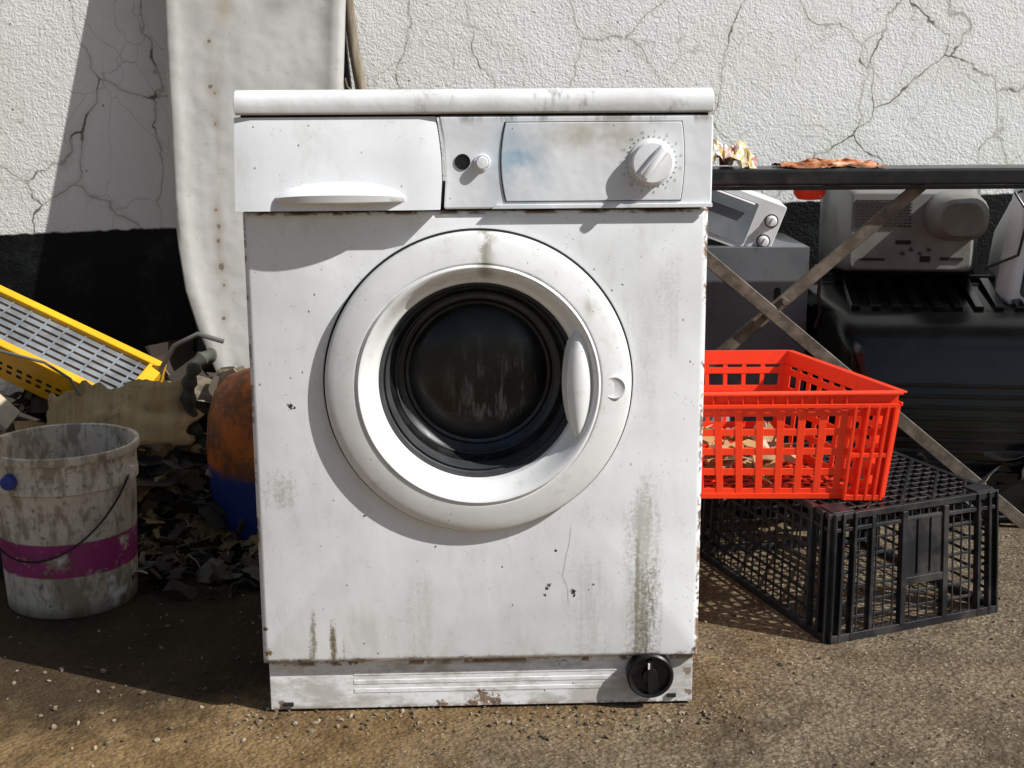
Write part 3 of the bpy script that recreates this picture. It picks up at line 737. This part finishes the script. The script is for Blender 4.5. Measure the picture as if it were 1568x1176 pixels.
# ------------------------------------------------------------------ LEFT JUNK
YE = empty('yellow_metal_case', (-.915, .90, .362), (rad(26), rad(25), rad(-6)))
YL = plain('yellow_paint', (.88, .45, .008), .42, .12, 12, dirt=(.25, .15, .04), dirtamt=.3)
SL = plain('aluminium_slat', (.28, .30, .32), .45, .35, 20, metallic=.5)
b = MB(); W_, D2, H_ = .52, .15, .085
for (x0, x1, y0, y1) in ((-W_ / 2, W_ / 2, -D2 / 2, -D2 / 2 + .018), (-W_ / 2, W_ / 2, D2 / 2 - .018, D2 / 2), (-W_ / 2, -W_ / 2 + .02, -D2 / 2 + .018, D2 / 2 - .018), (W_ / 2 - .03, W_ / 2, -D2 / 2 + .018, D2 / 2 - .018)):
    b.box(x0, x1, y0, y1, -H_ / 2, H_ / 2)
b.box(-W_ / 2 + .02, W_ / 2 - .03, -D2 / 2 + .018, D2 / 2 - .018, -H_ / 2, -H_ / 2 + .01)
b.make('case_frame', YL, YE, bevel=.003)
b = MB()
for k in range(6):
    y = -D2 / 2 + .027 + k * .0185; b.box(-W_ / 2 + .021, W_ / 2 - .031, y, y + .012, H_ / 2 - .022, H_ / 2 - .012)
for k in range(12): b.box(-W_ / 2 + .03 + k * .04, -W_ / 2 + .034 + k * .04, -D2 / 2 + .019, D2 / 2 - .019, H_ / 2 - .0115, H_ / 2 - .009)
b.make('case_slats', SL, YE)
b = MB()
for k in range(22):
    x = -W_ / 2 + .03 + k * .021; b.box(x, x + .011, -D2 / 2 - .001, -D2 / 2 + .002, -.004, .002); b.box(x, x + .011, -D2 / 2 - .001, -D2 / 2 + .002, -.019, -.013)
b.make('case_slots', GAP, YE)
CB = M('cardboard_mat', .9); g = CB.noise(120, 2, .5, CB.vec(1, .1, .05)); c = CB.mix(CB.noise(9, 4).ss(.3, .7), (.52, .37, .17), (.34, .23, .10)); c = CB.mix(g.ss(.4, .6) * .35, c, (.64, .50, .27)); c = CB.mix(CB.noise(20, 4, .8).ss(.55, .7) * .5, c, (.10, .07, .04)); CB.color(c)
CB.bump(g, .4, .002)
def torn(name, P0, ux, vz, nx, nz, bend, seed, mat=CB):
    vs = []; fs = []
    P0 = Vector(P0); ux = Vector(ux); vz = Vector(vz); nrm = ux.cross(vz).normalized()
    for j in range(nz + 1):
        for i in range(nx + 1):
            u, v = i / nx, j / nz
            e = .20 * mnoise.noise(Vector((u * 5 + seed, v * 2, 0))) + .09 * mnoise.noise(Vector((u * 17 + seed, v * 3, 2)))
            vv = v * (1 + e) + .05 * e
            uu = u + .16 * mnoise.noise(Vector((v * 5 + seed, 3, u))) * (1 if u in (0, 1) else .4)
            off = bend * math.sin(math.pi * uu) + .012 * mnoise.noise(Vector((u * 3 + seed, v * 4, 5))) + .03 * (v - .5) ** 2
            vs.append(P0 + ux * uu + vz * vv + nrm * off)
    for j in range(nz):
        for i in range(nx): a = j * (nx + 1) + i; fs.append((a, a + 1, a + nx + 2, a + nx + 1))
    b = MB(); b.add(vs, fs); o = b.make(name, mat, smooth=True)
    s = o.modifiers.new('sol', 'SOLIDIFY'); s.thickness = .004; return o
torn('torn_cardboard', (-.845, .74, .165), (.275, .03, .018), (.0, .06, .108), 40, 12, .055, 3.1)
torn('torn_cardboard', (-.80, .66, .11), (.20, .02, .03), (-.02, .14, .05), 22, 8, -.03, 4.5)
torn('torn_cardboard', (-1.02, .66, .12), (.20, .10, -.02), (.02, .12, .09), 20, 8, .03, 8.5)
torn('torn_cardboard', (-.66, .68, .09), (.12, .06, .04), (-.03, .10, .05), 18, 8, .03, 12.5)
PW = plain('painted_board_mat', (.50, .42, .29), .7, .2, 14, dirt=(.2, .15, .1), dirtamt=.5)
b = MB(); b.qbox((-1.06, .72, .36), (-.90, .70, .23), (-.885, .74, .255), (-1.05, .78, .39), .012); b.qbox((-1.1, .76, .27), (-.93, .75, .215), (-.93, .83, .23), (-1.1, .85, .29), .010)
b.make('broken_board', PW, bevel=.002)
GB = M('rusty_bottle_paint', .6); n = GB.noise(12, 4, .75)
c = GB.mix(n.ss(.40, .6), (.62, .15, .012), (.20, .07, .02)); c = GB.mix((GB.z + (n - .5) * .06).ss(.185, .165), c, (.010, .035, .20)); c = GB.mix(GB.noise(30, 4, .8).ss(.55, .68) * .6, c, (.06, .04, .03)); GB.color(c); GB.bump(n, .4, .01)
GE = empty('gas_bottle', (-.410, .70, 0))
b = MB(); b.lathe([(0, .0), (.075, .0), (.08, .01), (.08, .035), (.095, .05), (.106, .09), (.112, .15), (.113, .21), (.108, .265), (.094, .31), (.072, .335), (.04, .347), (.02, .35), (.018, .362), (0, .363)], (0, 0, 0), 'Z', 48)
b.make('bottle_body', GB, GE, smooth=True)
TY = plain('old_rubber', (.075, .08, .06), .75, .4, 20, dirt=(.2, .17, .12), dirtamt=.5)
b = MB(); pts = []
for k in range(30):
    a = rad(80 + 180 * k / 29); pts.append((-.535 + .042 * math.cos(a), .80 + .02 * math.sin(a * 2), .25 + .105 * math.sin(a)))
b.tube(pts, [.013 + .003 * math.sin(k * 1.9) for k in range(30)], 12); b.make('rubber_hose', TY, smooth=True)
HS = M('heap_mat', .8); hc = HS.ramp(HS.island(), [(0, (.02, .015, .011)), (.35, (.05, .036, .024)), (.6, (.11, .08, .045)), (.80, (.07, .07, .07)), (.91, (.26, .20, .12)), (1, (.42, .39, .32))])
hc = HS.mix(HS.noise(35, 4, .75).ss(.45, .62) * .6, hc, (.03, .022, .015)); HS.color(hc)
def hf(r):
    x = r.uniform(-1.35, -.34); y = r.uniform(.60, 1.2); hmax = .04 + .22 * min(1, (y - .52) / .28)
    return x, y, hmax * r.uniform(.5, 1)
shards('scrap_heap', HS, 420, hf, .02, .07, 11)
shards('rubble_scraps', HS, 140, lambda r: (r.uniform(-.64, -.33), r.uniform(.44, .68), r.uniform(.0, .05)), .008, .030, 13)
HL = M('leaf_mat', .85); HL.color(HL.ramp(HL.island(), [(0, (.04, .028, .016)), (.4, (.13, .085, .038)), (.7, (.27, .17, .07)), (.9, (.42, .30, .14)), (1, (.6, .54, .40))]))
def leafy(r):
    x = r.uniform(-.64, -.32); y = r.uniform(.56, .78); return x, y, .02 + .17 * max(0, min(1, (y - .56) / .2)) * r.uniform(.5, 1)
shards('dry_leaves', HL, 300, leafy, .007, .022, 17)
b = MB(); vs = []; n = 36; fs = []
for i in range(n):
    for j in range(n):
        x = -1.5 + 1.20 * i / (n - 1); y = .56 + .82 * j / (n - 1); u = (y - .56) / .28
        e = min(1, min(i, n - 1 - i) / 4)
        vs.append((x, y, max(-.01, (.19 * min(1, u) * e) * (1 + .5 * mnoise.noise(Vector((x * 5, y * 5, 1)))) + .02 * mnoise.noise(Vector((x * 22, y * 22, 3))) - .01)))
for i in range(n - 1):
    for j in range(n - 1): a = i * n + j; fs.append((a, a + n, a + n + 1, a + 1))
b.add(vs, fs); b.make('rubbish_mound', plain('mound_mat', (.035, .026, .018), .9, .5, 30, bump=.6))
b = MB()
b.tube([(-1.0, .80, .37), (-.93, .78, .372), (-.84, .77, .350), (-.79, .76, .32), (-.77, .75, .29)], .003, 8)
b.tube([(-.66, .9, .30), (-.62, .88, .36), (-.57, .87, .385), (-.52, .87, .37)], .005, 8)
b.make('electric_cable', plain('cable_grey', (.15, .15, .14), .6), smooth=True)
